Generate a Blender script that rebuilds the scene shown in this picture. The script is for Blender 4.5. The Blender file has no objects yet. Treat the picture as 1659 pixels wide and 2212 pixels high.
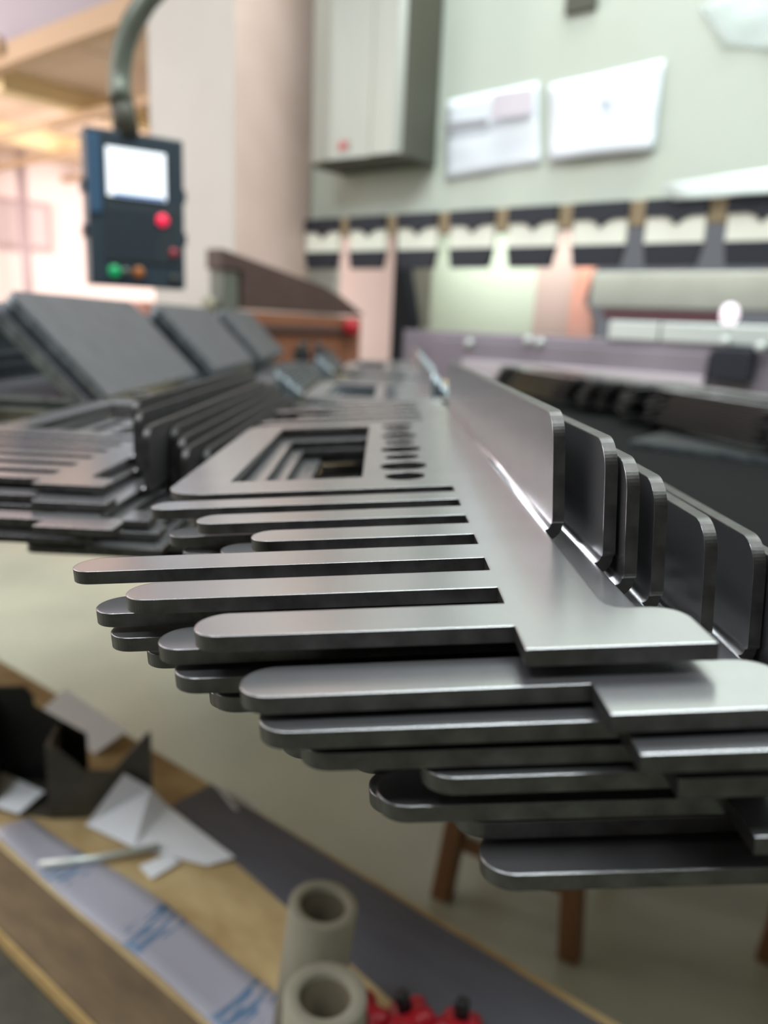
import bpy, bmesh, math, random
from mathutils import Vector, Matrix, Euler, noise
from mathutils.geometry import tessellate_polygon

SC = bpy.context.scene
COL = SC.collection
rnd = random.Random(7)

# ------------------------------------------------------------------ camera
PITCH, ROLL = math.atan(406 / 1660), 0.045
fw = Vector((0, math.cos(PITCH), -math.sin(PITCH)))
up0 = Vector((0, math.sin(PITCH), math.cos(PITCH)))
rt0 = Vector((1, 0, 0))
rt = math.cos(ROLL) * rt0 + math.sin(ROLL) * up0
up = -math.sin(ROLL) * rt0 + math.cos(ROLL) * up0
cam_d = bpy.data.cameras.new('camera')
cam = bpy.data.objects.new('camera', cam_d)
COL.objects.link(cam)
cam.matrix_world = Matrix(((rt.x, up.x, -fw.x, 0), (rt.y, up.y, -fw.y, 0), (rt.z, up.z, -fw.z, 1.0), (0, 0, 0, 1)))
cam_d.sensor_fit = 'HORIZONTAL'
cam_d.sensor_width = 36.0
cam_d.lens = 36.0 * 1660 / 1659
cam_d.clip_start = 0.01
cam_d.clip_end = 100
cam_d.dof.use_dof = True
cam_d.dof.focus_distance = 0.172
cam_d.dof.aperture_fstop = 13.0
SC.camera = cam

# ------------------------------------------------------------------ world, lights, exposure
SC.view_settings.view_transform = 'Standard'
SC.view_settings.look = 'None'
SC.view_settings.gamma = 1.0
SC.view_settings.use_curve_mapping = False
SC.view_settings.exposure = 0.0
w = bpy.data.worlds.new('world')
SC.world = w
w.use_nodes = True
w.node_tree.nodes['Background'].inputs[0].default_value = (0.86, 0.92, 1.0, 1)
w.node_tree.nodes['Background'].inputs[1].default_value = 0.20


def area(name, loc, target, sx, sy, power, col):
    l = bpy.data.lights.new(name, 'AREA')
    l.shape = 'RECTANGLE'
    l.size, l.size_y, l.energy, l.color = sx, sy, power, col
    o = bpy.data.objects.new(name, l)
    COL.objects.link(o)
    o.location = loc
    o.rotation_euler = (Vector(target) - Vector(loc)).to_track_quat('-Z', 'Y').to_euler()
    return o


# added fill strip behind the ram, unseen, brightening the rear of the opening
pl = area('opening_fill_light', (0.676, 2.534, 1.33), (0.676, 2.534, 0.5), 1.5, 0.08, 5, (0.96, 1.0, 0.94))
pl.rotation_euler = (math.radians(28), 0, -math.radians(37.1))
area('shop_roof_light', (0.9, 1.9, 3.9), (0.7, 1.5, 0), 2.4, 1.6, 165, (0.90, 1.0, 0.99))
area('shop_roof_light_rear', (0.5, -0.6, 4.2), (0.6, 0.6, 0), 2.4, 1.2, 120, (0.90, 1.0, 0.99))
area('doorway_daylight', (-3.6, 0.6, 2.3), (0.0, 1.2, 0.8), 2.6, 2.0, 48, (1.0, 0.94, 0.91))
area('far_wall_fill_light', (-1.5, 9.5, 2.6), (-0.3, 15.0, 1.2), 3.0, 1.0, 260, (1.0, 0.92, 0.90))  # added fill light, hidden by the column, brightening the far wall
area('bench_fill_light', (-1.7, -0.5, 3.8), (-0.1, 0.6, 0.5), 1.6, 1.0, 75, (0.92, 0.98, 1.0))  # added fill light high on the left, brightening the low bench
area('right_window_daylight', (4.2, 0.9, 2.2), (0.6, 1.1, 0.2), 2.0, 1.6, 26, (0.88, 1.0, 0.96))
area('yard_daylight', (-9.0, 4.6, 2.6), (-4.2, 11.0, 2.4), 4.0, 3.0, 650, (1.0, 0.90, 0.86))
area('yard_fill_light', (-3.0, 8.6, 2.0), (-5.2, 11.4, 1.6), 2.4, 0.7, 60, (1.0, 0.92, 0.88))  # invented fill under the canopy, aimed at the yard wall

# ------------------------------------------------------------------ materials


def lin(c):
    return tuple((v / 255 / 12.92 if v / 255 <= 0.04045 else ((v / 255 + 0.055) / 1.055) ** 2.4) for v in c) + (1,)


def mat(name, c, rough=0.6, metal=0.0, c2=None, scale=20.0, stretch=(1, 1, 1), var=0.5, bump=0.0, bevel=0.0,
        emit=0.0, spec=None, rvar=0.0, detail=4.0):
    m = bpy.data.materials.new(name)
    m.use_nodes = True
    nt = m.node_tree
    b = nt.nodes['Principled BSDF']
    b.inputs['Base Color'].default_value = lin(c)
    b.inputs['Roughness'].default_value = rough
    b.inputs['Metallic'].default_value = metal
    if spec is not None:
        b.inputs['Specular IOR Level'].default_value = spec
    if emit:
        b.inputs['Emission Color'].default_value = lin(c)
        b.inputs['Emission Strength'].default_value = emit
    nz = None
    if c2 is not None or bump or rvar:
        tc = nt.nodes.new('ShaderNodeTexCoord')
        mp = nt.nodes.new('ShaderNodeMapping')
        mp.inputs['Scale'].default_value = stretch
        nz = nt.nodes.new('ShaderNodeTexNoise')
        nz.inputs['Scale'].default_value = scale
        nz.inputs['Detail'].default_value = detail
        nt.links.new(tc.outputs['Object'], mp.inputs['Vector'])
        nt.links.new(mp.outputs['Vector'], nz.inputs['Vector'])
    if c2 is not None:
        rp = nt.nodes.new('ShaderNodeValToRGB')
        rp.color_ramp.elements[0].position = 0.5 - var / 2
        rp.color_ramp.elements[1].position = 0.5 + var / 2
        rp.color_ramp.elements[0].color = lin(c)
        rp.color_ramp.elements[1].color = lin(c2)
        nt.links.new(nz.outputs['Fac'], rp.inputs['Fac'])
        nt.links.new(rp.outputs['Color'], b.inputs['Base Color'])
    if rvar:
        mr = nt.nodes.new('ShaderNodeMapRange')
        mr.inputs['To Min'].default_value = max(0.02, rough - rvar)
        mr.inputs['To Max'].default_value = min(1.0, rough + rvar)
        mr.inputs['From Min'].default_value = 0.3
        mr.inputs['From Max'].default_value = 0.7
        nt.links.new(nz.outputs['Fac'], mr.inputs['Value'])
        nt.links.new(mr.outputs['Result'], b.inputs['Roughness'])
    last = None
    if bevel:
        bv = nt.nodes.new('ShaderNodeBevel')
        bv.samples = 4
        bv.inputs['Radius'].default_value = bevel
        last = bv
    if bump:
        bp = nt.nodes.new('ShaderNodeBump')
        bp.inputs['Strength'].default_value = bump
        bp.inputs['Distance'].default_value = 0.001
        nt.links.new(nz.outputs['Fac'], bp.inputs['Height'])
        if last:
            nt.links.new(last.outputs['Normal'], bp.inputs['Normal'])
        last = bp
    if last:
        nt.links.new(last.outputs['Normal'], b.inputs['Normal'])
    return m


STEEL = mat('mill_scale_steel', (208, 206, 209), 0.25, 0.95, (198, 196, 200), 60, (0.25, 1, 1), 0.6, 0.0, 0.0009)
CUT = mat('laser_cut_edge', (84, 82, 81), 0.42, 0.9, (54, 51, 50), 160, (1, 1, 1), 0.5, 0.25)
UNDER = mat('shade_dark_underside', (58, 56, 57), 0.55, 0.4, (44, 42, 43), 40)  # undersides darkened in colour to deepen shade between stacked plates
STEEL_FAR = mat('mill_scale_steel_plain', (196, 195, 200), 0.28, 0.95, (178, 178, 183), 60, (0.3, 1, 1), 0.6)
CUT_FAR = mat('laser_cut_edge_lit', (160, 170, 176), 0.40, 0.85, (96, 104, 110), 90, (1, 1, 1), 0.5)  # paler copy of the cut edge, with light on flange tops in its colour
DARK_SHEET = mat('dark_steel_sheet', (100, 98, 102), 0.5, 0.6, (86, 84, 88), 30, (1, 1, 1), 0.6)
BLACK_SHEET = mat('black_steel_sheet', (40, 42, 43), 0.55, 0.3, (28, 30, 30), 30)
PLY = mat('plywood', (206, 184, 138), 0.75, 0, (158, 130, 86), 15, (1, 1.8, 1), 0.45, 0.15)
PLY_EDGE = mat('plywood_edge', (196, 166, 112), 0.8, 0, (170, 138, 88), 60, (1, 1, 6), 0.5)
OLDWOOD = mat('old_brown_board', (124, 104, 78), 0.8, 0, (94, 76, 58), 22, (1, 3, 1), 0.6, 0.2)
STOOLWOOD = mat('stool_wood', (132, 92, 60), 0.55, 0, (104, 70, 44), 30, (1, 1, 0.2), 0.6)
FLOORM = mat('concrete_floor', (180, 184, 164), 0.40, 0, (158, 162, 144), 3.0, (1, 1, 1), 0.7, 0.05, rvar=0.08)
PRESSW = mat('press_pale_paint', (194, 187, 181), 0.5, 0, (186, 178, 172), 4, (1, 1, 1), 0.6)
RAMW = mat('press_ram_paint', (196, 203, 191), 0.45, 0, (188, 194, 182), 3, (1, 1, 1), 0.6)
BEDM = mat('press_bed_paint', (146, 136, 146), 0.5, 0.1, (126, 116, 126), 6, (1, 1, 1), 0.6)
BACKG = mat('press_back_green', (206, 216, 198), 0.6)
BACKP = mat('press_back_pink', (196, 172, 164), 0.6)
ORANGE = mat('guard_orange_pink', (226, 150, 128), 0.5, 0, (214, 172, 160), 9, (1, 1, 1), 0.5)
GAUGE = mat('gauge_grey_green', (158, 160, 152), 0.5, 0.1, (146, 148, 140), 8)
REDRAIL = mat('dark_red_rail', (84, 30, 38), 0.5)
BRIGHT = mat('ground_tool_steel', (214, 220, 216), 0.35, 0.4)
CLAMPPL = mat('clamp_white_plate', (236, 236, 222), 0.4, 0.0)
CLAMPD = mat('black_oxide_clamp', (38, 41, 50), 0.5, 0.3)
BRASS = mat('brass_spacer', (146, 128, 100), 0.5, 0.3)
CABF = mat('cabinet_brushed_steel', (178, 180, 172), 0.4, 0.35, (166, 168, 160), 20, (1, 1, 0.1), 0.6)
CABD = mat('cabinet_dark_body', (78, 78, 66), 0.6)
PAPER = mat('white_paper', (238, 242, 248), 0.8, 0, (226, 231, 240), 8)
RED = mat('red_plastic', (196, 30, 48), 0.4, 0, (150, 18, 34), 60)
BLACKP = mat('black_plastic', (26, 26, 28), 0.45)
PEND = mat('pendant_dark_slate', (46, 58, 68), 0.45, 0, (40, 50, 60), 8)
PENDF = mat('pendant_keypad', (42, 50, 55), 0.5)
PENDB = mat('pendant_blue_light', (54, 84, 112), 0.45)
SCREEN = mat('screen_white', (236, 240, 246), 0.3, emit=0.75)
SCREENB = mat('screen_blue_bar', (60, 110, 170), 0.3, emit=0.5)
LED_R = mat('button_red', (236, 40, 76), 0.3, emit=0.75)
LED_R2 = mat('button_dim_red', (150, 50, 62), 0.4, emit=0.15)
LED_G = mat('button_green', (14, 142, 84), 0.3, emit=0.5)
LED_O = mat('button_orange', (150, 88, 36), 0.4, emit=0.25)
PIPE = mat('arm_grey_green', (112, 116, 106), 0.4, 0.5, (96, 100, 90), 20)
JOINT = mat('arm_dark_joint', (62, 60, 50), 0.5, 0.3)
TUBE = mat('grey_cardboard', (160, 155, 138), 0.85, 0, (140, 135, 118), 60, (1, 1, 0.3), 0.6, 0.2)
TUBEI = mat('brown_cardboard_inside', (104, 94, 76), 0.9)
BRACKET = mat('bracket_steel', (92, 90, 80), 0.5, 0.3, (72, 70, 64), 40)
STRIP = mat('steel_strip', (112, 115, 128), 0.5, 0.4, (98, 101, 114), 60, (0.2, 1, 1), 0.6)
BROWNSL = mat('brown_painted_board', (84, 62, 56), 0.6, 0, (70, 52, 46), 8, (1, 1, 3), 0.6)
CRATE = mat('orange_brown_crate', (124, 80, 52), 0.65, 0, (148, 92, 66), 7, (1, 1, 1), 0.5)
POSTG = mat('grey_green_post', (104, 106, 98), 0.5, 0.2)
WALLP = mat('far_wall_pink_white', (240, 224, 222), 0.8, 0, (234, 215, 213), 0.6)
FASCIA = mat('fascia_lavender', (172, 163, 172), 0.8)
CANOPY = mat('canopy_tan_boards', (226, 204, 186), 0.7, 0, (216, 190, 170), 2)
RAFTER = mat('rafter_cream', (250, 226, 180), 0.6)
PURLIN = mat('purlin_tan', (196, 166, 136), 0.7)
WINF = mat('window_frame_mauve', (186, 160, 162), 0.6)
GLASS = mat('window_pane', (206, 188, 190), 0.7)
SALMON = mat('salmon_drum', (232, 176, 164), 0.6)
STICKER = mat('small_red_sticker', (196, 120, 120), 0.6)
POLE = mat('thin_pole_mauve', (170, 150, 156), 0.5)
GUARD = mat('curved_guard_grey', (176, 172, 158), 0.45, 0.1, (190, 188, 178), 12, (4, 4, 0.2), 0.6)


def film_material(name, tint, alpha, stripes):
    m = bpy.data.materials.new(name)
    m.use_nodes = True
    nt = m.node_tree
    b = nt.nodes['Principled BSDF']
    b.inputs['Roughness'].default_value = 0.25
    b.inputs['Base Color'].default_value = lin(tint)
    b.inputs['Alpha'].default_value = alpha
    if stripes:
        tc = nt.nodes.new('ShaderNodeTexCoord')
        mp = nt.nodes.new('ShaderNodeMapping')
        mp.inputs['Scale'].default_value = (1, 1, 1)
        sx = nt.nodes.new('ShaderNodeSeparateXYZ')
        nt.links.new(tc.outputs['Object'], sx.inputs[0])
        # blocks of printed lettering rows repeating along the film
        md = nt.nodes.new('ShaderNodeMath'); md.operation = 'PINGPONG'
        md.inputs[1].default_value = 0.058
        nt.links.new(sx.outputs['X'], md.inputs[0])
        gt = nt.nodes.new('ShaderNodeMath'); gt.operation = 'LESS_THAN'
        gt.inputs[1].default_value = 0.016
        nt.links.new(md.outputs[0], gt.inputs[0])
        nz = nt.nodes.new('ShaderNodeTexNoise'); nz.inputs['Scale'].default_value = 130
        nt.links.new(tc.outputs['Object'], mp.inputs[0])
        mp.inputs['Scale'].default_value = (1.6, 0.35, 1)
        nt.links.new(mp.outputs[0], nz.inputs['Vector'])
        g2 = nt.nodes.new('ShaderNodeMath'); g2.operation = 'GREATER_THAN'
        g2.inputs[1].default_value = 0.5
        nt.links.new(nz.outputs['Fac'], g2.inputs[0])
        mu = nt.nodes.new('ShaderNodeMath'); mu.operation = 'MULTIPLY'
        nt.links.new(gt.outputs[0], mu.inputs[0]); nt.links.new(g2.outputs[0], mu.inputs[1])
        mx = nt.nodes.new('ShaderNodeMix'); mx.data_type = 'RGBA'
        mx.inputs['A'].default_value = lin(tint)
        mx.inputs['B'].default_value = lin((104, 132, 164))
        nt.links.new(mu.outputs[0], mx.inputs['Factor'])
        nt.links.new(mx.outputs['Result'], b.inputs['Base Color'])
        ma = nt.nodes.new('ShaderNodeMapRange')
        ma.inputs['To Min'].default_value = alpha
        ma.inputs['To Max'].default_value = 0.85
        nt.links.new(mu.outputs[0], ma.inputs['Value'])
        nt.links.new(ma.outputs['Result'], b.inputs['Alpha'])
    return m


FILM = film_material('protective_film', (188, 188, 204), 0.62, True)
PLASTIC = film_material('clear_plastic', (226, 236, 234), 0.45, False)
MILKY = film_material('milky_plastic', (232, 242, 240), 0.9, False)

# ------------------------------------------------------------------ mesh helpers


class MB:
    def __init__(s):
        s.v, s.f, s.m, s.sm = [], [], [], []

    def face(s, ids, mi=0, smooth=False):
        s.f.append(tuple(ids)); s.m.append(mi); s.sm.append(smooth)

    def sheet(s, outer, holes=(), z0=0.0, z1=-0.003, skip=(), xf=None, mi=0, me=1, mb=None):
        """flat sheet with thickness: outline counter-clockwise, holes any way round; skip = outline edges left open"""
        xf = xf or (lambda x, y, z: (x, y, z))

        def area2(p):
            return sum(p[i][0] * p[(i + 1) % len(p)][1] - p[(i + 1) % len(p)][0] * p[i][1] for i in range(len(p)))
        assert area2(outer) > 0
        loops = [list(outer)] + [list(h) if area2(h) < 0 else list(h)[::-1] for h in holes]
        flat = [p for l in loops for p in l]
        o = len(s.v); n = len(flat)
        for z in (z0, z1):
            for p in flat:
                s.v.append(xf(p[0], p[1], z))
        for a, b, c in tessellate_polygon([[Vector((p[0], p[1], 0)) for p in l] for l in loops]):
            A = (flat[b][0] - flat[a][0]) * (flat[c][1] - flat[a][1]) - (flat[c][0] - flat[a][0]) * (flat[b][1] - flat[a][1])
            if abs(A) < 1e-14:
                continue
            if A < 0:
                b, c = c, b
            s.face((o + a, o + b, o + c), mi)
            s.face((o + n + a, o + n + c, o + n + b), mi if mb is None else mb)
        k = 0
        for li, l in enumerate(loops):
            for i in range(len(l)):
                j = (i + 1) % len(l)
                if not (li == 0 and i in skip):
                    s.face((o + n + k + i, o + n + k + j, o + k + j, o + k + i), me)
            k += len(l)

    def box(s, a, b, mi=0):
        x0, y0, z0 = a; x1, y1, z1 = b
        s.sheet([(x0, y0), (x1, y0), (x1, y1), (x0, y1)], (), z1, z0, mi=mi, me=mi)

    def sweep(s, pts, radii, seg=12, mi=0, caps=True):
        pts = [Vector(p) for p in pts]
        if not isinstance(radii, (list, tuple)):
            radii = [radii] * len(pts)
        o = len(s.v); ref = None
        for i, p in enumerate(pts):
            d = (pts[min(i + 1, len(pts) - 1)] - pts[max(i - 1, 0)]).normalized()
            if ref is None:
                ref = d.orthogonal().normalized()
            ref = (ref - d * ref.dot(d)).normalized()
            q = d.cross(ref)
            for k in range(seg):
                t = 2 * math.pi * k / seg
                s.v.append(tuple(p + radii[i] * (math.cos(t) * ref + math.sin(t) * q)))
        for i in range(len(pts) - 1):
            for k in range(seg):
                l = (k + 1) % seg
                s.face((o + i * seg + k, o + i * seg + l, o + (i + 1) * seg + l, o + (i + 1) * seg + k), mi, True)
        if caps:
            s.face([o + k for k in range(seg)][::-1], mi)
            s.face([o + (len(pts) - 1) * seg + k for k in range(seg)], mi)

    def lathe(s, prof, seg=28, mi=0, closed=False, c=(0, 0, 0), lob=0, amp=0):
        o = len(s.v)
        for r, z in prof:
            for k in range(seg):
                t = 2 * math.pi * k / seg
                q = r * (1 + amp * math.cos(lob * t)) if lob else r
                s.v.append((c[0] + q * math.cos(t), c[1] + q * math.sin(t), c[2] + z))
        n = len(prof)
        for i in range(n if closed else n - 1):
            j = (i + 1) % n
            for k in range(seg):
                l = (k + 1) % seg
                s.face((o + i * seg + k, o + i * seg + l, o + j * seg + l, o + j * seg + k), mi, True)
        if not closed:
            if prof[0][0] > 1e-6:
                s.face([o + k for k in range(seg)][::-1], mi)
            if prof[-1][0] > 1e-6:
                s.face([o + (n - 1) * seg + k for k in range(seg)], mi)

    def mesh(s, name, mats, bevel=0.0, fix=True):
        me = bpy.data.meshes.new(name)
        me.from_pydata([tuple(v) for v in s.v], [], s.f)
        for m in mats:
            me.materials.append(m)
        me.polygons.foreach_set('material_index', [min(i, len(mats) - 1) for i in s.m])
        me.polygons.foreach_set('use_smooth', s.sm)
        if bevel or fix:
            bm = bmesh.new(); bm.from_mesh(me)
            if bevel:
                bmesh.ops.remove_doubles(bm, verts=bm.verts, dist=1e-6)
                es = [e for e in bm.edges if len(e.link_faces) == 2 and e.calc_face_angle(0) > 0.6]
                bmesh.ops.bevel(bm, geom=es, offset=bevel, segments=2, affect='EDGES', profile=0.5, clamp_overlap=True)
            if fix:
                bmesh.ops.recalc_face_normals(bm, faces=bm.faces)
            bm.to_mesh(me); bm.free()
        me.update()
        return me


def link(name, me, parent=None, loc=None, mw=None):
    o = bpy.data.objects.new(name, me)
    COL.objects.link(o)
    if parent:
        o.parent = parent
    if loc is not None:
        o.location = loc
    if mw is not None:
        o.matrix_world = mw
    return o


def tag(o, label=None, cat=None, group=None, kind=None):
    for k, v in (('label', label), ('category', cat), ('group', group), ('kind', kind)):
        if v:
            o[k] = v
    return o


def part(name, mb, mats, parent, bevel=0.0, label=None, fix=True):
    o = link(name, mb.mesh(name, mats if isinstance(mats, list) else [mats], bevel, fix), parent)
    if label:
        o['label'] = label
    return o


def boxpart(name, a, b, m, parent, bevel=0.0, label=None):
    q = MB(); q.box(a, b)
    return part(name, q, m, parent, bevel, label)


def empty(name, loc=(0, 0, 0), rz=0.0, mw=None):
    o = bpy.data.objects.new(name, None)
    COL.objects.link(o)
    o.empty_display_size = 0.05
    if mw is not None:
        o.matrix_world = mw
    else:
        o.location = loc
        o.rotation_euler = (0, 0, rz)
    return o


def arc(cx, cy, r, a0, a1, n=7):
    return [(cx + r * math.cos(math.radians(a0 + (a1 - a0) * i / n)), cy + r * math.sin(math.radians(a0 + (a1 - a0) * i / n))) for i in range(n + 1)]


ORD = ['topmost', 'second', 'third', 'fourth', 'fifth', 'sixth', 'seventh', 'eighth', 'ninth', 'tenth', 'eleventh', 'twelfth']

# ------------------------------------------------------------------ setting: floor, far walls, canopy
TH = math.radians(37.1)
q = MB(); q.box((-14, -3, -0.05), (9, 22, 0))
tag(link('floor', q.mesh('floor', [FLOORM])), kind='structure')

# far wall beyond the yard: faces the shop, runs away to the right
wd = math.atan2(0.634, 0.773)
wl = empty('wall_back', (-5.44, 11.25, 0), wd); wl['kind'] = 'structure'
boxpart('wall_surface', (-6, 0, 0), (9, 0.2, 5.0), WALLP, wl)
win = empty('window_1', (-5.44, 11.25, 0), wd); win['kind'] = 'structure'
boxpart('window_frame', (-1.3, -0.05, 1.78), (0.62, -0.003, 2.46), WINF, win)
for k in range(5):
    x0 = -1.22 + k * 0.37
    boxpart('pane', (x0, -0.07, 1.86), (x0 + 0.28, -0.052, 2.38), GLASS, win)
q = MB(); q.sweep([(-5.05, 11.0, 0), (-5.05, 11.0, 3.0)], 0.06, 10)
tag(link('pole', q.mesh('pole', [POLE])), 'thin mauve vertical pole standing before the far pink wall', 'pole')
# canopy ceiling at 3 m, shop fascia above its near edge
cn = empty('ceiling', (-3.51, 7.37, 3.0), -0.675); cn['kind'] = 'structure'
for k in range(9):
    boxpart('ceiling_board', (-6 + k * 1.2, 0.0, 0.0), (-6 + k * 1.2 + 1.17, 9.0, 0.05), CANOPY, cn)
fa = empty('wall_front', (-3.51, 7.37, 3.0), -0.675); fa['kind'] = 'structure'
boxpart('wall_surface', (-6, -0.1, 0.0), (6, -0.005, 4.0), FASCIA, fa)
boxpart('edge_beam', (-6, -0.22, -0.10), (6, -0.105, 0.06), PURLIN, fa)
boxpart('beam_bracket', (0.32, -0.27, -0.04), (0.55, -0.225, 0.10), PURLIN, fa)
tr = empty('trim_1', (-3.51, 7.37, 3.0), -0.675); tr['kind'] = 'structure'
q = MB(); q.sheet([(0, -0.16), (0.2, -0.16), (0.2, 0), (0, 0)], (), 0, 9, xf=lambda x, y, z: (x, z, y))
for dx in (-2.2, -0.18, 2.4):
    o = link('rafter', q.mesh('rafter', [RAFTER]), tr, (dx, 0.0, -0.001))
for dy in (0.75, 1.6, 2.6, 3.6):
    boxpart('purlin', (-6, dy, -0.235), (6, dy + 0.09, -0.165), PURLIN, tr)

wf = empty('wall_left', (0, -2.2, 0)); wf['kind'] = 'structure'
boxpart('wall_surface', (-5, -0.15, 0), (5, 0, 4.6), mat('rear_wall_dark', (86, 82, 80), 0.8), wf)
# pink-white building side at the yard and some drums
for i, (x, y, r, h) in enumerate(((-2.75, 8.6, 0.26, 1.12), (-2.25, 9.2, 0.3, 1.05))):
    q = MB(); q.lathe([(r * .96, 0), (r, .03), (r, h * .33), (r * 1.03, h * .345), (r, h * .36), (r, h * .66), (r * 1.03, h * .675), (r, h * .69), (r, h - .03), (r * .96, h)], 24)
    tag(link('drum', q.mesh('drum', [SALMON]), None, (x, y, 0)),
        ('salmon pink drum in the yard, just below the control pendant', 'salmon pink drum in the yard, nearer the press column')[i], 'drum', 'drums in the yard')

# ------------------------------------------------------------------ press brake (local x along the beam, y away, z up)
P0 = (-0.154, 2.761, 0)
pr = empty('press_brake', P0, -TH)
tag(pr, 'large pale press brake with punch clamps under its ram, behind the plates', 'machine')
boxpart('side_column', (-0.69, -0.30, 0), (-0.251, 0.24, 3.4), PRESSW, pr, 0.006)
boxpart('inner_tint_panel', (-0.2508, -0.297, 1.0), (-0.247, 0.056, 3.4), mat('panel_warm_bounce', (226, 200, 190), 0.5, 0, (196, 168, 156), 2.2, (1, 1, 1), 0.5), pr, 0.001, 'inner side panel tinted with warm bounced light')  # added panel; warm bounced light and brown staining put in its colour
boxpart('ram', (-0.245, 0.06, 1.345), (3.4, 0.22, 3.6), RAMW, pr, 0.004, 'broad pale green ram sheet')
for i in range(-1, 10):
    s0 = 0.203 * i
    cl = empty('punch_clamp', (s0, 0, 0)); cl.parent = pr
    # upper black holder with a V tooth
    q = MB()
    q.sheet([(-0.004, 1.302), (0.045, 1.302), (0.066, 1.293), (0.078, 1.279), (0.09, 1.293), (0.112, 1.302), (0.152, 1.302), (0.152, 1.3445), (-0.004, 1.3445)], (), -0.012, 0.058,
            xf=lambda x, y, z: (x, z, y), me=0)
    part('upper_holder', q, CLAMPD, cl)
    q = MB()
    q.sheet([(0, 1.23), (0.15, 1.23), (0.15, 1.315), (0, 1.315)], (), -0.004, 0.012, xf=lambda x, y, z: (x, z, y), me=0)
    part('clamp_plate', q, CLAMPPL, cl, 0.0, 'bright plate')
    q = MB()
    q.sheet([(0.010, 1.178), (0.138, 1.178), (0.152, 1.235), (0.0, 1.235)], (), -0.012, 0.012, xf=lambda x, y, z: (x, z, y), me=0)
    part('punch_block', q, CLAMPD, cl)
    boxpart('spacer', (0.153, 0.0, 1.285), (0.198, 0.058, 1.3445), BRASS, cl)
# rear of the opening
boxpart('back_panel', (0.0, 0.50, 0.85), (0.46, 0.53, 1.34), BACKG, pr)
boxpart('rear_cover', (0.46, 0.49, 0.85), (0.605, 0.53, 1.34), BACKP, pr)
q = MB()
q.sheet([(-0.19, 0.7), (-0.092, 0.7), (-0.088, 0.95), (-0.094, 1.03), (-0.115, 1.12), (-0.138, 1.20), (-0.15, 1.36), (-0.19, 1.36)], (), 0.50, 0.56,
        xf=lambda x, y, z: (x, z, y), me=0)
part('rear_frame', q, CLAMPD, pr)
q = MB()
q.sheet([(-0.14, 0.8), (0.0, 0.8), (0.0, 1.36), (-0.18, 1.36), (-0.14, 1.15)], (), 0.562, 0.58, xf=lambda x, y, z: (x, z, y), me=0)
part('curved_guard', q, GUARD, pr)
q = MB()
q.sheet([(0.606, 0.85), (0.70, 0.85), (0.69, 1.05), (0.655, 1.10), (0.68, 1.22), (0.62, 1.25), (0.606, 1.1)], (), 0.47, 0.50, xf=lambda x, y, z: (x, z, y), me=0)
part('orange_guard', q, ORANGE, pr, 0.0, 'orange pink guard')
boxpart('back_gauge_beam', (0.69, 0.44, 1.085), (3.0, 0.52, 1.20), GAUGE, pr, 0.006)
boxpart('gauge_rail', (0.74, 0.44, 1.052), (1.12, 0.47, 1.076), REDRAIL, pr, 0.0, 'dark red rail')
boxpart('bed', (0.24, 0.0, 0.0), (3.4, 0.40, 0.985), BEDM, pr, 0.004)
boxpart('bed_plate', (0.375, -0.030, 0.62), (1.225, -0.002, 0.965), BEDM, pr, 0.003)
boxpart('bed_ledge', (0.50, -0.045, 0.60), (1.225, -0.031, 0.905), mat('bed_ledge_paint', (196, 184, 190), 0.5), pr, 0.003)
boxpart('bed_block', (1.238, -0.06, 0.90), (1.335, -0.002, 0.978), CLAMPD, pr, 0.004)
for a, b in ((0.948, 1.086), (1.092, 2.2)):
    boxpart('die', (a, -0.012, 0.986), (b, 0.05, 1.036), BRIGHT, pr, 0.004, 'bright steel die')
for sx, z in ((0.52, .955), (0.72, .972), (0.757, .968), (1.262, .995), (1.345, .985)):
    q = MB(); q.lathe([(0.012, 0), (0.012, 0.012), (0.009, 0.016), (0.004, 0.017)], 14)
    o = part('bolt', q, BRIGHT, pr)
    o.location = (sx, -0.031, z); o.rotation_euler = (math.radians(90), 0, 0)
q = MB(); q.lathe([(0.0, 0.055), (0.014, 0.05), (0.022, 0.035), (0.022, 0.018), (0.012, 0.0)], 18)
o = part('highlight_blob', q, mat('highlight_glow', (250, 236, 246), 0.3, emit=1.0), pr, 0, 'small glowing blob for a white highlight')  # glowing blob painted in for a highlight above the die
o.location = (1.254, 0.0, 1.034)
# electrical cabinet on the ram
cb = empty('electrical_cabinet', (0, 0, 0)); cb.parent = pr
boxpart('cabinet_body', (-0.10, -0.095, 1.492), (0.292, 0.058, 2.6), CABD, cb, 0.004)  # shade on the side and bottom put into the dark body colour
q = MB()
q.sheet([(-0.10, -0.098), (-0.012, -0.114), (0.0, -0.114), (0.15, -0.104), (0.165, -0.114), (0.25, -0.110), (0.272, -0.098)], (), 1.505, 2.6, me=0)
part('cabinet_door', q, CABF, cb, 0.0, 'brushed grey door with folds added to catch light')  # folds added to the door so its bands catch light differently
boxpart('sticker', (0.03, -0.1155, 1.53), (0.07, -0.1125, 1.555), STICKER, cb, 0.0, 'small red sticker')

# papers and plastic on the ram


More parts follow.
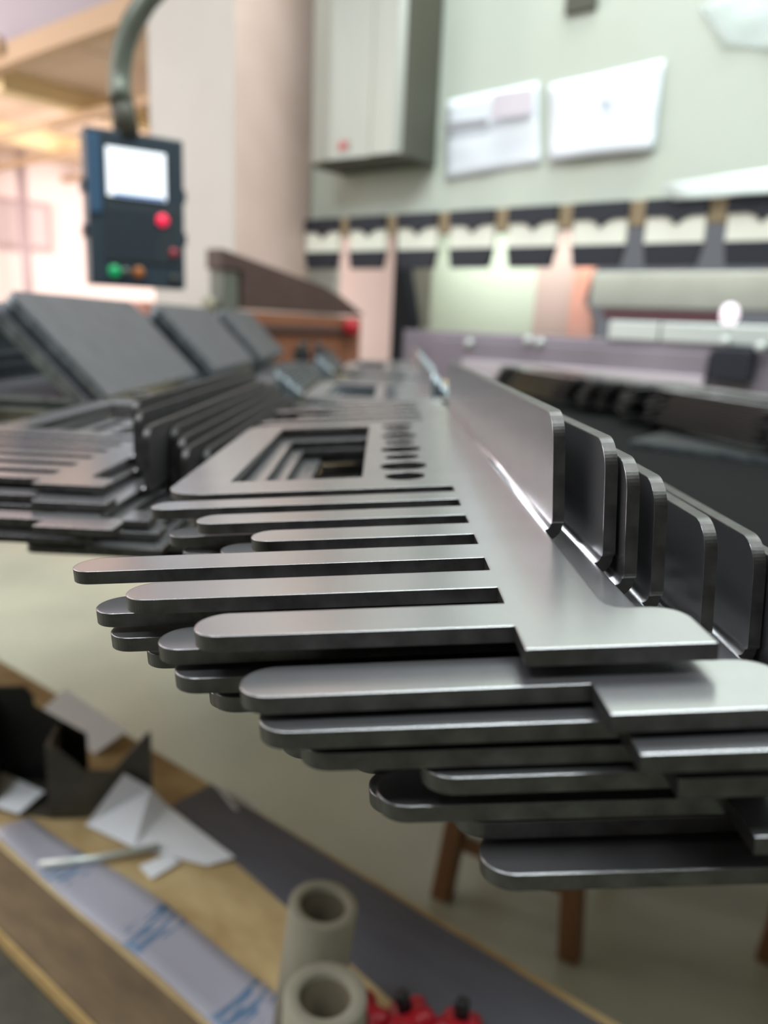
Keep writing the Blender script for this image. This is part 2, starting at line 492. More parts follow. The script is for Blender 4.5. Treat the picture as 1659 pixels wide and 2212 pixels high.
def paper(name, corners, label, m, sag=0.01, cat='paper', y0=0.0545, nx=12, nz=9, rim=0.0):
    """corners: local press x,z of TL TR BR BL, sheet lying on the ram face with a slight wave"""
    q = MB()
    for j in range(nz + 1):
        for i in range(nx + 1):
            u, v = i / nx, j / nz
            tlx, trx, brx, blx = corners
            x = (tlx[0] * (1 - u) + trx[0] * u) * (1 - v) + (blx[0] * (1 - u) + brx[0] * u) * v
            z = (tlx[1] * (1 - u) + trx[1] * u) * (1 - v) + (blx[1] * (1 - u) + brx[1] * u) * v
            y = y0 - sag * (0.35 + noise.noise((x * 9, z * 9, len(label) * 1.7))) * (0.25 + v)
            q.v.append((x, min(y, 0.0575), z))
    for j in range(nz):
        for i in range(nx):
            a = j * (nx + 1) + i
            q.face((a, a + nx + 1, a + nx + 2, a + 1), 0, True)
    me = q.mesh(name, [m])
    o = link(name, me)
    o.location = P0; o.rotation_euler = (0, 0, -TH)
    sd = o.modifiers.new('thickness', 'SOLIDIFY'); sd.thickness = 0.0006; sd.offset = 0
    tag(o, label, cat)
    return o


pa = paper('paper_sheet', ((.325, 1.676), (.635, 1.688), (.664, 1.470), (.338, 1.448)), 'white paper sheet with a grey fold mark taped on the ram, nearer the cabinet', PAPER, 0.010)
q = MB(); q.box((.335, .0285, 1.582), (.49, .0295, 1.604))
part('fold_mark', q, mat('paper_grey_mark', (150, 146, 152), 0.8), pa, 0, 'grey fold mark')
q = MB(); q.box((.50, .0285, 1.60), (.632, .0295, 1.668))
part('tinted_corner', q, mat('paper_tint', (214, 204, 214), 0.8), pa, 0, 'faintly tinted printed corner')
pb = paper('paper_sheet', ((.668, 1.675), (.992, 1.692), (.995, 1.474), (.695, 1.470)), 'larger clean white paper sheet taped on the ram, farther from the cabinet', PAPER, 0.02)
q = MB(); q.box((.845, .026, 1.585), (.865, .027, 1.605))
part('stamp', q, mat('paper_stamp', (168, 172, 186), 0.8), pb, 0, 'small grey stamp')
paper('plastic_sheet', ((1.05, 1.372), (1.75, 1.43), (1.75, 1.34), (1.09, 1.335)), 'milky white plastic sheet drooping over the clamps at the ram edge', MILKY, 0.02, 'sheet', -0.03)
paper('plastic_sleeve', ((1.06, 1.80), (1.5, 1.86), (1.5, 1.62), (1.14, 1.70)), 'clear plastic sleeve hanging high on the pale ram', PLASTIC, 0.02, 'sleeve')
q = MB(); q.box((0.70, 0.045, 1.845), (0.79, 0.057, 1.95))
o = tag(link('label_plate', q.mesh('label_plate', [CABD], 0.002)), 'small dark plate high on the pale ram above the papers', 'plate'); o.location = P0; o.rotation_euler = (0, 0, -TH)

# ------------------------------------------------------------------ control pendant
ph = empty('control_pendant', (-0.616, 1.600, 0), math.radians(31))
tag(ph, 'dark control pendant with lit screen and buttons hanging from a bent pipe', 'control panel')
boxpart('housing', (0.008, 0.0, 1.052), (0.2, 0.055, 1.346), PEND, ph, 0.004)
boxpart('blue_light_strip', (0.011, -0.004, 1.19), (0.035, 0.001, 1.335), PENDB, ph, 0.001, 'strip coloured as bluish light')  # bluish light on the left frame, put in as a coloured strip
boxpart('keypad', (0.040, -0.003, 1.10), (0.186, 0.001, 1.212), PENDF, ph, 0.001)
sc = boxpart('screen', (0.046, -0.004, 1.224), (0.162, 0.001, 1.314), SCREEN, ph, 0.001, 'lit white screen')
boxpart('status_bar', (0.058, -0.0055, 1.2245), (0.158, -0.0042, 1.2295), SCREENB, sc, 0, 'blue bar')
for nm, u, z, r, m in (('button', .153, 1.187, .0125, LED_R), ('button', .175, 1.125, .009, LED_R2), ('button', .054, 1.080, .012, LED_G), ('button', .102, 1.081, .011, LED_O), ('button', .076, 1.081, .008, PIPE), ('button', .175, 1.072, .009, JOINT)):
    q = MB(); q.lathe([(r, 0), (r, .005), (r * .8, .009), (r * .3, .0105)], 20)
    o = part(nm, q, m, ph, 0, {LED_R: 'lit red button', LED_R2: 'dim red button', LED_G: 'green button', LED_O: 'orange button'}.get(m))
    o.location = (u, 0, z); o.rotation_euler = (math.radians(90), 0, 0)
kp = [c for c in ph.children if c.name.startswith('keypad')][0]
for i in range(6):
    for j in range(5):
        boxpart('key', (0.048 + i * .0165, -0.0045, 1.112 + j * .019), (0.060 + i * .0165, -0.0028, 1.124 + j * .019), PEND, kp, 0)
for z in (1.24, 1.155):
    boxpart('hinge', (0.001, 0.01, z - .012), (0.0085, 0.04, z + .012), BLACKP, ph, 0.001)
    boxpart('latch', (0.1995, 0.01, z - .012), (0.207, 0.04, z + .012), BLACKP, ph, 0.001)
q = MB()
pts = [(-.556, 1.66, 1.40), (-.563, 1.68, 1.43), (-.561, 1.68, 1.466), (-.553, 1.68, 1.505), (-.535, 1.68, 1.548), (-.505, 1.68, 1.59), (-.46, 1.69, 1.64), (-.40, 1.72, 1.70), (-.33, 1.8, 1.76), (-.25, 1.95, 1.80)]
inv = Matrix.Translation((-0.616, 1.600, 0)) @ Matrix.Rotation(math.radians(31), 4, 'Z')
inv = inv.inverted()
q.sweep([inv @ Vector(p) for p in pts], 0.021, 14)
part('arm_pipe', q, PIPE, ph, 0, 'bent grey green pipe')
q = MB(); q.sweep([inv @ Vector(p) for p in ((-.545, 1.662, 1.335), (-.553, 1.668, 1.38), (-.559, 1.674, 1.415))], [0.026, 0.024, 0.0235], 14)
part('swivel_joint', q, JOINT, ph)

# ------------------------------------------------------------------ brown board on orange crate, post
bx = empty('orange_crate', (-0.398, 2.1, 0), -TH)
tag(bx, 'orange brown tool crate under a dark brown board, beside the press column', 'crate')
boxpart('body', (-0.052, 0.0, 0.0), (-0.004, 0.50, 1.015), CRATE, bx, 0.004)
boxpart('lip', (-0.0038, 0.02, 0.965), (0.008, 0.48, 0.985), BROWNSL, bx, 0.002)
q = MB(); q.lathe([(0.02, 0), (0.024, .01), (0.024, .03), (0.012, .038)], 16)
o = part('catch', q, RED, bx, 0, 'red catch'); o.location = (0.008, 0.42, 0.985); o.rotation_euler = (0, math.radians(90), 0)
q = MB()
q.sheet([(-0.07, 1.118), (0, 1.118), (0, 1.022), (0.505, 1.022), (0.50, 1.03), (0.40, 1.075), (0.33, 1.098), (-0.07, 1.168)], (), -0.062, 0.0, xf=lambda x, y, z: (z, x, y), me=0)
me = q.mesh('brown_board', [BROWNSL], 0.003)
o = link('brown_board', me, None, (-0.398, 2.1, 0)); o.rotation_euler = (0, 0, -TH)
tag(o, 'dark brown wedge shaped board lying on the orange crate', 'board')
ps = empty('support_post', (-0.398, 2.1, 0), -TH)
tag(ps, 'grey green post with a round knob beside the orange crate', 'post')
boxpart('post', (-0.060, -0.062, 0), (-0.006, -0.008, 1.1175), POSTG, ps, 0.004)
q = MB(); q.lathe([(0.008, 0), (0.01, 0.01), (0.02, 0.016), (0.022, 0.026), (0.014, 0.036)], 16)
o = part('knob', q, TUBE, ps, 0, 'pale round knob'); o.location = (-0.035, -0.062, 1.03); o.rotation_euler = (math.radians(90), 0, 0)

# ------------------------------------------------------------------ work table carrying the stacks
TZ = 0.875
ta = empty('work_table', (0.0, 0.413, 0.0), -0.305)
tag(ta, 'plywood topped work table under the stacks of comb plates', 'table')
q = MB(); q.box((-1.17, 0, TZ - 0.018), (1.15, 1.40, TZ))
part('table_top', q, PLY, ta)
boxpart('edge_band', (-1.17, -0.004, TZ - 0.018), (1.15, -0.0001, TZ - 0.0002), PLY_EDGE, ta)
for x, y in ((-1.11, 0.1), (-1.11, 0.75), (1.1, 0.1), (1.1, 1.2)):
    boxpart('leg', (x - .03, y - .03, 0), (x + .03, y + .03, TZ - 0.0185), POSTG, ta, 0.004)
boxpart('dark_cover', (-0.10, 0.03, TZ + 0.0002), (1.14, 1.37, TZ + 0.003), mat('cover_black', (17, 18, 18), 0.95, spec=0.1), ta, 0)  # added dark cover, puts shade over the plywood right of the flanges
bpy.data.objects['dark_cover'].parent = None
o = bpy.data.objects['dark_cover']; o.location = ta.location; o.rotation_euler = ta.rotation_euler
tag(o, 'added dark cover standing for shade on the table right of the flanges', 'mat')

# ------------------------------------------------------------------ the comb plate
T = 0.003
PITCHF, FW = 0.0209, 0.0117
XS, YM = -0.0184, 0.2221       # slot ends; mirror line of the plate
TIPS = [-0.0764, -0.0957, -0.1150] * 2
YP0 = 0.1254                   # where the windowed panel starts
YTOT = 2 * YM


def mir(poly):
    return [(x, YTOT - y) for x, y in poly][::-1]


def finger_poly(k):
    y0 = k * PITCHF; y1 = y0 + FW; r = FW / 2 - 0.0002; t = TIPS[k]
    return [(XS, y1)] + arc(t + r, y1 - r, r, 90, 180, 11) + arc(t + r, y0 + r, r, 180, 270, 11) + [(XS, y0)]


TONGUE = [(XS, 0.0), (XS, -0.0102), (0.0132, -0.0102), (0.0132, 0.0005)] + arc(0.0070, 0.0011, 0.0062, 0, 90, 6) + [(0.0040, 0.0074), (0.0016, 0.0080), (0.0004, 0.0098), (0.0, 0.0130), (XS, 0.0130)]
# base strip with the windowed panel
panel_l = arc(-0.117 + 0.016, YP0 + 0.016, 0.016, 180, 270, 8)[::-1]
base = [(0.0, 0.0130), (0.0, YTOT - 0.0130), (XS, YTOT - 0.0130)]
base += [(XS, YTOT - (5 * PITCHF)), (XS, YTOT - YP0)]
base_outline = [(0.0, 0.0130), (0.0, YTOT - 0.0130), (XS, YTOT - 0.0130)]
skips = set()
seq = []
# upper (far) side going towards the panel: joint edges sit at every finger root
edges = []
for k in range(6):
    edges.append((YTOT - (k * PITCHF + FW), YTOT - k * PITCHF))
for k in range(6):
    lo, hi = edges[k]
    if k == 0:
        base_outline.append((XS, lo)); skips.add(2)
    else:
        base_outline.append((XS, hi)); base_outline.append((XS, lo)); skips.add(len(base_outline) - 2)
base_outline.append((XS, YTOT - YP0))
base_outline += [(x, YTOT - y) for x, y in panel_l]
base_outline += [(x, y) for x, y in panel_l[::-1]]
base_outline.append((XS, YP0))
for k in range(5, -1, -1):
    lo, hi = k * PITCHF, k * PITCHF + FW
    if k == 0:
        base_outline.append((XS, hi)); base_outline.append((XS, 0.0130)); skips.add(len(base_outline) - 2); skips.add(len(base_outline) - 1)
    else:
        base_outline.append((XS, hi)); base_outline.append((XS, lo)); skips.add(len(base_outline) - 2)
# finger 0 root spans y 0..FW while the tongue covers 0..0.013: tongue starts behind the first finger root
TONGUE[0] = (XS, 0.0)
WIN = [(-0.0970, 0.1465), (-0.0492, 0.1465), (-0.0492, YTOT - 0.1465), (-0.0970, YTOT - 0.1465)]
HOLES = [[(-0.0337 + r * math.cos(2 * math.pi * i / 20), y + r * math.sin(2 * math.pi * i / 20)) for i in range(20)]
         for y, r in [(0.1458, .0074), (0.1670, .0092), (0.1886, .0072), (0.2096, .0090), (0.2305, .0072), (0.2520, .0090), (0.2730, .0072), (0.2940, .0088)]]
FY0, FY1, FH, BR = 0.0626, 0.3816, 0.0302, 0.0016


def flange_mb(mb):
    # bend: quarter ring swept along y
    n = 5; o = len(mb.v); ends = (FY0 + 0.0015, FY1 - 0.0015)
    for y in ends:
        for i in range(n + 1):
            a = math.radians(-90 + 90 * i / n)
            mb.v.append((BR * math.cos(a), y, BR + BR * math.sin(a)))
            mb.v.append(((BR + T) * math.cos(a), y, BR + (BR + T) * math.sin(a)))
    m = 2 * (n + 1)
    for i in range(n):
        a = o + 2 * i
        mb.face((a, a + m, a + m + 2, a + 2), 0, True)
        mb.face((a + 1, a + 3, a + m + 3, a + m + 1), 2, True)
        mb.face((a, a + 2, a + 3, a + 1), 1)
        mb.face((a + m, a + m + 1, a + m + 3, a + m + 2), 1)
    r = 0.0075
    w_ = [(FY0 + .0015, BR), (FY1 - .0015, BR)] + arc(FY1 - .0015 - .0001, BR + .0016, .0016, -80, 0, 3) + arc(FY1 - r, FH - r, r, 0, 90, 14) + arc(FY0 + r, FH - r, r, 90, 180, 14) + arc(FY0 + .0016, BR + .0016, .0016, 180, 260, 3)
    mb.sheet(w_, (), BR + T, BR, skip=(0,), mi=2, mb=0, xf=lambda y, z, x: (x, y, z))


def piece(poly, holes=(), skip=()):
    q = MB(); q.sheet(poly, holes, 0.0, -T, skip, mb=2); return q


def plate_pieces():
    L = [('base_sheet', piece(base_outline, [WIN] + HOLES, skips))]
    for k in range(6):
        f = finger_poly(k)
        L.append(('finger', piece(f, (), (len(f) - 1,))))
        L.append(('finger', piece(mir(f), (), (len(f) - 2 if False else len(f) - 1,))))
    L.append(('tongue', piece(TONGUE, (), (len(TONGUE) - 2, len(TONGUE) - 1))))
    L.append(('tongue', piece(mir(TONGUE), (), ())))
    q = MB(); flange_mb(q); L.append(('flange', q))
    return L


PIECES = plate_pieces()
PIECE_MESH = [(n_, p_.mesh(n_, [STEEL, CUT, UNDER], 0)) for n_, p_ in PIECES]
alls = MB()
for n_, p_ in PIECES:
    o_ = len(alls.v); alls.v += p_.v
    alls.f += [tuple(i + o_ for i in f) for f in p_.f]; alls.m += p_.m; alls.sm += p_.sm
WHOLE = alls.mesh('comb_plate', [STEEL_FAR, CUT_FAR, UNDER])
alls = MB()
for n_, p_ in PIECES[:-1]:
    o_ = len(alls.v); alls.v += p_.v
    alls.f += [tuple(i + o_ for i in f) for f in p_.f]; alls.m += p_.m; alls.sm += p_.sm
BLANK = alls.mesh('comb_blank', [STEEL_FAR, CUT, UNDER])


def comb_plate(mw, label, group, parts=True):
    if parts == 'blank':
        r = link('comb_blank', BLANK, mw=mw)
    elif parts:
        r = empty('comb_plate', mw=mw)
        for n_, me in PIECE_MESH:
            link(n_, me, r)
    else:
        r = link('comb_plate', WHOLE, mw=mw)
    return tag(r, label, 'steel plate', group)


def local(dx, dy, dz, rz):
    return Matrix.Translation((dx, dy, dz)) @ Matrix.Rotation(rz, 4, 'Z')


MA = Matrix(((0.99662778, -0.01226754, -0.08113307, 0.04234168), (0.01273826, 0.99990489, 0.0052868, 0.12748029),
             (0.08106049, -0.00630247, 0.99668926, 0.95068419), (0, 0, 0, 1)))
STACK_A = [(0, 0, 0, 0), (.0104, -.0123, -.0054, .013), (.0138, -.0165, -.0098, .004), (.0200, -.0157, -.0148, -.006),
           (.0325, -.015, -.0255, -.008), (.0460, -.012, -.0312, -.006), (.0497, -.020, -.0352, -.006), (.0570, -.001, -.0405, -.004)]
for i, v in enumerate(STACK_A):
    comb_plate(MA @ local(*v), ('topmost comb plate of the near sharp stack, its whole face and window bare' if i == 0 else
               '%s comb plate from the top of the near sharp stack' % ORD[i]), 'comb plates of the near stack')
# two loose comb strips lying between the plates of the near stack
for i, v in enumerate([(.0402, -.0172, -.0187, 0), (.0465, -.0085, -.0222, 0)]):
    r = empty('comb_strip', mw=MA @ local(*v))
    spine = [(XS + .0030, 0), (XS + .0030, 5 * PITCHF + FW), (XS, 5 * PITCHF + FW), (XS, 0)]
    link('spine', piece(spine).mesh('spine', [STEEL, CUT, UNDER]), r)
    for (n_, me) in [p for p in PIECE_MESH if p[0] == 'finger'][0::2]:
        link('finger', me, r)
    tag(r, ('upper loose dark comb strip wedged between plates of the near stack', 'lower loose dark comb strip wedged between plates of the near stack')[i], 'steel strip', 'loose comb strips')

MBs = Matrix.Translation((-.1358, .3372, .9258)) @ Matrix.Rotation(-.0129, 4, 'Z')
STACK_B = [(0, 0, 0, 0), (.006, -.014, -.0045, .002), (.0175, -.038, -.0085, -.004), (.0218, -.008, -.0125, -.003), (.0270, -.012, -.0168, -.001), (.0315, -.022, -.0208, -.003),
           (.0360, .002, -.0250, -.002), (.0405, .010, -.0292, 0), (.0450, .004, -.0335, 0)]
for i, v in enumerate(STACK_B):
    comb_plate(MBs @ local(*v), '%s comb plate from the top of the blurred left stack' % ORD[i] if i else
               'topmost comb plate of the blurred stack left of the near stack', 'comb plates of the second stack')


def far_stack(base_m, n, where, group, sx=.0042, sy=.006, sz=.0042, seed=1, parts=False):
    rr = random.Random(seed)
    for i in range(n):
        m = base_m @ local(sx * i + rr.uniform(0, .0006), rr.uniform(-sy, sy), -sz * i, rr.uniform(-.001, .001))
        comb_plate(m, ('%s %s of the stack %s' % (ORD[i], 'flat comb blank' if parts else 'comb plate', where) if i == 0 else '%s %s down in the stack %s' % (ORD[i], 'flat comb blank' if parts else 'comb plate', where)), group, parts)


far_stack(Matrix.Translation((.034, .600, .930)), 9, 'straight behind the near stack', 'comb plates behind the near stack', seed=2)
far_stack(Matrix.Translation((.040, 1.10, .930)), 6, 'farthest behind the near stack', 'comb plates farthest behind', seed=3)
far_stack(Matrix.Translation((-.150, .955, .9035)), 8, 'with bright flanges before the crate', 'comb plates in the middle distance', .0042, .008, .0033, seed=4)
far_stack(Matrix.Translation((-.145, 1.435, .9035)), 8, 'beyond the bright flanges, nearest the crate', 'comb plates near the crate', .0042, .008, .0033, seed=5)
# timber bearers under the stacks
for i, (x, y, l, z, lab) in enumerate(((0.02, .46, .18, .028, 'pale timber bearer under the near stack'), (-.16, .50, .20, .0115, 'pale timber bearer under the blurred left stack'))):
    q = MB(); q.box((-l / 2, -.02, 0), (l / 2, .02, z))
    tag(link('timber_bearer', q.mesh('timber_bearer', [PLY], .002), None, (x, y, TZ + .0002)), lab, 'timber')

# ------------------------------------------------------------------ leaning sheet bundles (three) and flat piles
lean = math.radians(46)
sheet_q = MB()
c_ = 0.012
sheet_q.sheet([(0, 0), (0.32, 0), (0.32, 0.12 - c_)] + arc(0.32 - c_, 0.12 - c_, c_, 0, 90, 5)[1:] + arc(c_, 0.12 - c_, c_, 90, 180, 5), (), 0, -.003)
LEANM = sheet_q.mesh('leaning_sheet', [DARK_SHEET, CUT_FAR])
for b, y0 in enumerate((.68, 1.10, 1.50)):
    for i in range(8):
        rr = rnd.uniform(-.011, .011) if i else 0
        # sheet local x -> world y, local y -> up-left, local z (face) -> up-right
        ex = Vector((0, 1, 0)); ey = Vector((-math.cos(lean), 0, math.sin(lean))); ez = ex.cross(ey)
        org = Vector((-.247, y0 + rr, .9275)) - (-ez if False else ez) * (0.0036 * i * (-1 if ez.x < 0 else 1)) + ey * (rnd.uniform(-.003, .003) if i else 0)
        mw = Matrix(((ex.x, ey.x, ez.x, org.x), (ex.y, ey.y, ez.y, org.y), (ex.z, ey.z, ez.z, org.z), (0, 0, 0, 1)))
        o = link('steel_sheet', LEANM, mw=mw)
        tag(o, '%s dark steel sheet of the %s leaning bundle' % (('outermost' if i == 0 else ORD[i]), ('nearest large', 'middle', 'farthest')[b]), 'steel sheet', 'leaning sheet bundle %s' % ('nearest', 'middle', 'farthest')[b])


def flat_pile(x0, y0, z0, wx, wy, n, pitch, rz, label, group, m=DARK_SHEET, jit=.006, cat='steel sheet', me=CUT_FAR):
    q = MB(); q.sheet([(0, 0), (wx, 0), (wx, wy), (0, wy)], (), .003, 0)
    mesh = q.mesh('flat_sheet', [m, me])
    for i in range(n):
        o = link('flat_sheet', mesh, None, (x0 + rnd.uniform(-jit, jit), y0 + rnd.uniform(-jit, jit), z0 + i * pitch))
        o.rotation_euler = (0, 0, rz + rnd.uniform(-.01, .01))
        k = n - 1 - i
        tag(o, '%s %s' % ((ORD + ['thirteenth', 'fourteenth', 'fifteenth'])[k] if k else 'topmost', label), cat, group)


flat_pile(-.545, .665, TZ + .0003, .275, 1.15, 12, .0042, 0, 'flat dark sheet down in the low pile under the leaning bundles', 'flat sheets under the bundles')
flat_pile(-.665, .66, TZ + .0510, .255, 1.15, 15, .0049, 0, 'flat dark sheet down in the tall pile at the left edge', 'flat sheets at the left')
# right: dark pile with fanned comb plates on it
flat_pile(.275, .862, TZ + .0035, .60, .30, 2, .0034, -.62, 'flat black sheet down on the dark cover right of the flanges', 'black sheets at the right', BLACK_SHEET, .006, me=CUT_FAR)
far_stack(Matrix.Translation((.543, .715, .9340)) @ Matrix.Rotation(.26, 4, 'Z'), 12, 'at the right edge', 'comb plates at the right edge', -.0012, .014, .0036, seed=8, parts='blank')
far_stack(Matrix.Translation((.425, 1.185, .9300)) @ Matrix.Rotation(.26, 4, 'Z'), 11, 'far right before the press bed', 'comb plates before the press bed', -.0012, .014, .0038, seed=9, parts='blank')
for i, (x, y) in enumerate(((-.205, 1.79), (-.155, 1.775))):
    t = empty('toggle_clamp', (x, y, TZ + .0002 + .0325), .4 + i)
    boxpart('clamp_body', (-.015, -.02, 0), (.015, .02, .03), BLACKP, t, .003)
    q = MB(); q.sweep([(0, 0, .028), (.004, .01, .038), (.02, .02, .042)], [.008, .007, .006], 10)
    part('lever', q, BLACKP, t)
    tag(t, ('small black toggle clamp before the orange crate, nearer the leaning sheets', 'small black toggle clamp before the orange crate, nearer the press')[i], 'clamp', 'toggle clamps')

# ------------------------------------------------------------------ stools under the table


def stool(x, y, label):
    s = empty('wooden_stool', (x, y, 0), -.56)
    tag(s, label, 'stool', 'wooden stools')
    h = .40
    for (sx, sy) in ((-1, -1), (1, -1), (-1, 1), (1, 1)):
        q = MB()
        fx, fy, tx, ty = sx * .12, sy * .115, sx * .085, sy * .085
        w2 = .017
        o = len(q.v)
        for (cx, cy, z) in ((fx, fy, 0), (tx, ty, h)):
            q.v += [(cx - w2, cy - w2, z), (cx + w2, cy - w2, z), (cx + w2, cy + w2, z), (cx - w2, cy + w2, z)]
        q.f += [(3, 2, 1, 0), (4, 5, 6, 7), (0, 1, 5, 4), (1, 2, 6, 5), (2, 3, 7, 6), (3, 0, 4, 7)]
        q.m += [0] * 6; q.sm += [False] * 6
        part('leg', q, STOOLWOOD, s, .003)
    for z, k in ((.10, .111), (.10, .111)):
        pass
    for a, b in (((-.108, -.106), (.108, -.106)), ((-.108, .106), (.108, .106)), ((-.110, -.104), (-.110, .104)), ((.110, -.104), (.110, .104))):
        q = MB(); q.box((min(a[0], b[0]) - .007, min(a[1], b[1]) - .007, .105), (max(a[0], b[0]) + .007, max(a[1], b[1]) + .007, .132))
        part('stretcher', q, STOOLWOOD, s, .002)
    q = MB(); q.lathe([(.0, h), (.135, h), (.145, h + .006), (.145, h + .022), (.138, h + .028), (.0, h + .03)], 32)
    part('seat', q, STOOLWOOD, s)


stool(.299, 1.222, 'brown wooden stool with splayed legs under the middle of the table')
stool(.835, 1.11, 'brown wooden stool under the table, only one leg showing at the right')

# ------------------------------------------------------------------ low bench at the bottom left (axes parallel to the press)
BZ = 0.5
bn = empty('low_bench', (0, 0, 0), -TH)
tag(bn, 'low plywood topped bench with papers and cardboard tubes on it', 'bench')
boxpart('plywood_top', (-1.3, .292, BZ - .016), (.9, .4905, BZ), PLY, bn, .001)
boxpart('brown_plank', (-1.3, .2435, BZ - .016), (.9, .2915, BZ + .0005), OLDWOOD, bn, .001, 'dark brown plank')
boxpart('wood_lip', (-1.3, .2395, BZ - .016), (.9, .2418, BZ + .0007), PLY_EDGE, bn, 0, 'pale wooden lip')
boxpart('dark_rail', (-1.3, .06, BZ - .05), (.9, .2392, BZ - .010), BRACKET, bn, .003, 'dark rail')  # dark rail in front of the lip
for x in (-1.2, .8):
    for y in (.10, .45):
        boxpart('leg', (x - .025, y - .025, 0), (x + .025, y + .025, BZ - .0505 if y < .2 else BZ - .0165), BRACKET, bn, .003)


def bench_obj(name, mb, mats, label, cat, group=None, bevel=0.0):
    o = link(name, mb.mesh(name, mats if isinstance(mats, list) else [mats], bevel), None, (0, 0, 0))
    o.rotation_euler = (0, 0, -TH)
    return tag(o, label, cat, group)


q = MB(); q.sheet([(-.590, .437), (-.245, .393), (.2, .337), (.2, .472), (-.589, .487)], (), BZ + .0035, BZ + .0005)
bench_obj('steel_strip', q, STRIP, 'long dark steel strip lying along the far edge of the low bench', 'strip')
# protective film, gently wavy ribbon
q = MB(); nx = 40
for i in range(nx + 1):
    x = -.68 + i * .02
    for j in range(5):
        v = j / 4
        wdt = .044 + .007 * math.sin(x * 11)
        q.v.append((x, .2935 + v * wdt, BZ + .0025 + .0022 * (1 + math.sin(x * 26 + v * 2.4)) * (1 + .4 * math.sin(v * 5 + x * 9))))
for i in range(nx):
    for j in range(4):
        a = i * 5 + j
        q.face((a, a + 5, a + 6, a + 1), 0, True)
o = bench_obj('protective_film', q, FILM, 'strip of lavender protective film with blue print lying along the low bench', 'film')
sd = o.modifiers.new('thickness', 'SOLIDIFY'); sd.thickness = .0004

# cardboard tubes
for i, (x, y, r, ri, tilt) in enumerate(((-.032, .450, .0240, .0160, .10), (-.025, .376, .0250, .0155, .03))):
    t = empty('cardboard_tube', (x - .008 * (1 - i), y, BZ + .003)); t.rotation_euler = (0, tilt, 0)
    q = MB(); h = .108
    q.lathe([(r, 0), (r, h - .001), (r - .001, h), (ri + .001, h), (ri, h - .001), (ri, 0)], 36, closed=True)
    part('outer_wall', q, TUBE, t)
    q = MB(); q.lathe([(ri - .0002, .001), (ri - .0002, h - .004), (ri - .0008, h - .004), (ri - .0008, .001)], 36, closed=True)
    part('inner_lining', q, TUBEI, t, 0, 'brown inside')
    tag(t, ('grey cardboard tube standing on the low bench beside the steel strip', 'grey cardboard tube standing on the low bench near the red knobs')[i], 'tube', 'cardboard tubes')
# red knobs with black hubs
for i, (x, y, z, rx, lab) in enumerate(((.002, .449, 0, .5, 'red knob with black hub nearest the cardboard tubes'), (.0345, .452, 0, -.4, 'red knob with black hub in the middle of its group'), (.071, .446, 0, .2, 'red knob with black hub farthest from the cardboard tubes'), (.045, .415, 0, .9, 'red knob with black hub nearest the bench front'))):
    t = empty('red_knob', (x, y, BZ + .0125)); t.rotation_euler = (rx, .3 * (i - 1), i)
    q = MB(); q.lathe([(.004, -.006), (.015, -.006), (.0175, -.002), (.0175, .004), (.014, .008), (.006, .009)], 30, lob=5, amp=.2)
    part('grip', q, RED, t)
    q = MB(); q.lathe([(.0055, .008), (.0055, .02), (.004, .022)], 14)
    part('hub', q, BLACKP, t, 0, 'black hub')
    tag(t, lab, 'knob', 'red knobs')


# bent steel bracket
def upright(mb, a, b, prof, th=.004):
    a = Vector(a); b = Vector(b); d = (b - a); L = d.length; d.normalize(); nrm = Vector((-d.y, d.x))
    mb.sheet([(u * L, z) for u, z in prof], (), th / 2, -th / 2, xf=lambda x, y, z: (a.x + d.x * x - nrm.x * z, a.y + d.y * x - nrm.y * z, y), me=0)


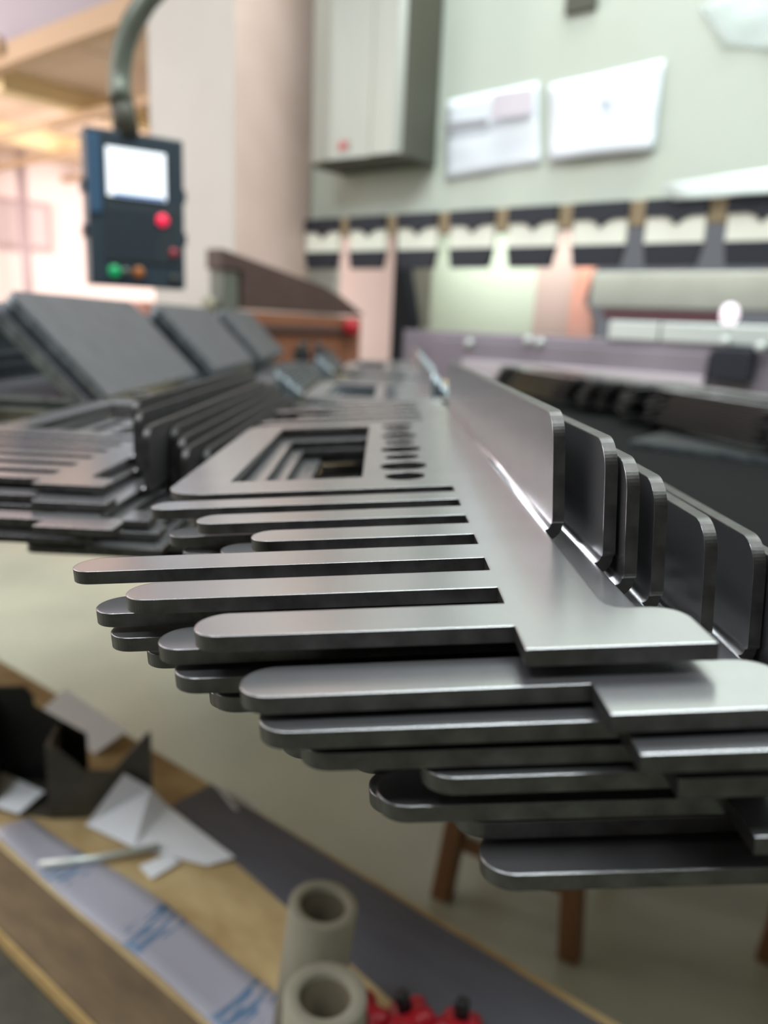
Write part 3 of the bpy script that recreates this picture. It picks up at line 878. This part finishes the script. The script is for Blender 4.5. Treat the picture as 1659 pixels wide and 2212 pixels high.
br = empty('bent_bracket', (0, 0, 0))
tag(br, 'dark bent steel bracket with upright flanges standing on the low bench', 'bracket')
B0 = BZ + .0045
q = MB(); upright(q, (-.322, .676), (-.223, .691), [(0, B0), (1, B0), (1, .594), (.95, .592), (.62, .552), (.35, .553), (.06, .584), (0, .580)])
part('front_flange', q, BRACKET, br)
q = MB(); upright(q, (-.405, .737), (-.306, .735), [(0, B0), (1, B0), (1, .562), (.45, .592), (.44, .604), (.36, .614), (0.05, .612), (0, .58)])
part('rear_flange', q, BLACK_SHEET, br)
q = MB(); upright(q, (-.322, .678), (-.334, .733), [(0, B0), (1, B0), (1, .575), (0, .582)])
part('web', q, BRACKET, br)
q = MB(); upright(q, (-.405, .735), (-.385, .690), [(0, B0), (1, B0), (1, .53), (0, .606)])
part('side_flange', q, BRACKET, br)
q = MB(); q.sheet([(-.405, .69), (-.322, .676), (-.223, .691), (-.31, .738), (-.405, .738)], (), B0, BZ + .0012, me=0)
part('foot_plate', q, BRACKET, br)


# papers on the bench
def bent_sheet(name, pts, faces, label, m=PAPER, cat='paper', th=.0008, sub=0):
    q = MB(); q.v += pts
    for f in faces:
        q.face(f)
    o = link(name, q.mesh(name, [m]))
    sd = o.modifiers.new('thickness', 'SOLIDIFY'); sd.thickness = th; sd.offset = 1
    return tag(o, label, cat)


bent_sheet('folded_paper', [(-.283, .666, .503), (-.246, .676, .556), (-.222, .683, .536), (-.205, .684, .515), (-.126, .626, .505), (-.150, .616, .503), (-.225, .636, .503)],
           [(0, 6, 2, 1), (6, 3, 2), (6, 5, 3), (5, 4, 3)], 'white folded paper leaning on the dark bracket, its long point on the bench')
bent_sheet('paper_slip', [(-.425, .885, .503), (-.322, .792, .503), (-.292, .818, .520), (-.405, .915, .520)], [(0, 1, 2, 3)], 'white paper slip lying behind the dark bracket')
bent_sheet('paper_slip', [(-.420, .700, .505), (-.352, .672, .508), (-.338, .700, .515), (-.40, .735, .513)], [(0, 1, 2, 3)], 'white paper slip in front of the bracket at the picture edge')
bent_sheet('paper_tag', [(-.172, .742, .5045), (-.142, .700, .5045), (-.118, .700, .497), (-.122, .722, .497)], [(0, 1, 2, 3)], 'small white paper tag at the far edge of the low bench')
bent_sheet('paper_scrap', [(-.212, .612, .5015), (-.196, .596, .5015), (-.176, .618, .503), (-.19, .628, .503)], [(0, 1, 2, 3)], 'tiny white paper scrap below the folded paper on plywood')
# crumpled clear offcut and thin rod
q = MB(); q.sweep([(-.30, .602, .5065), (-.25, .613, .508), (-.20, .634, .5065)], .0035, 10)
tag(link('steel_rod', q.mesh('steel_rod', [BRIGHT])), 'thin bright steel rod lying in front of the bracket on the film', 'rod')
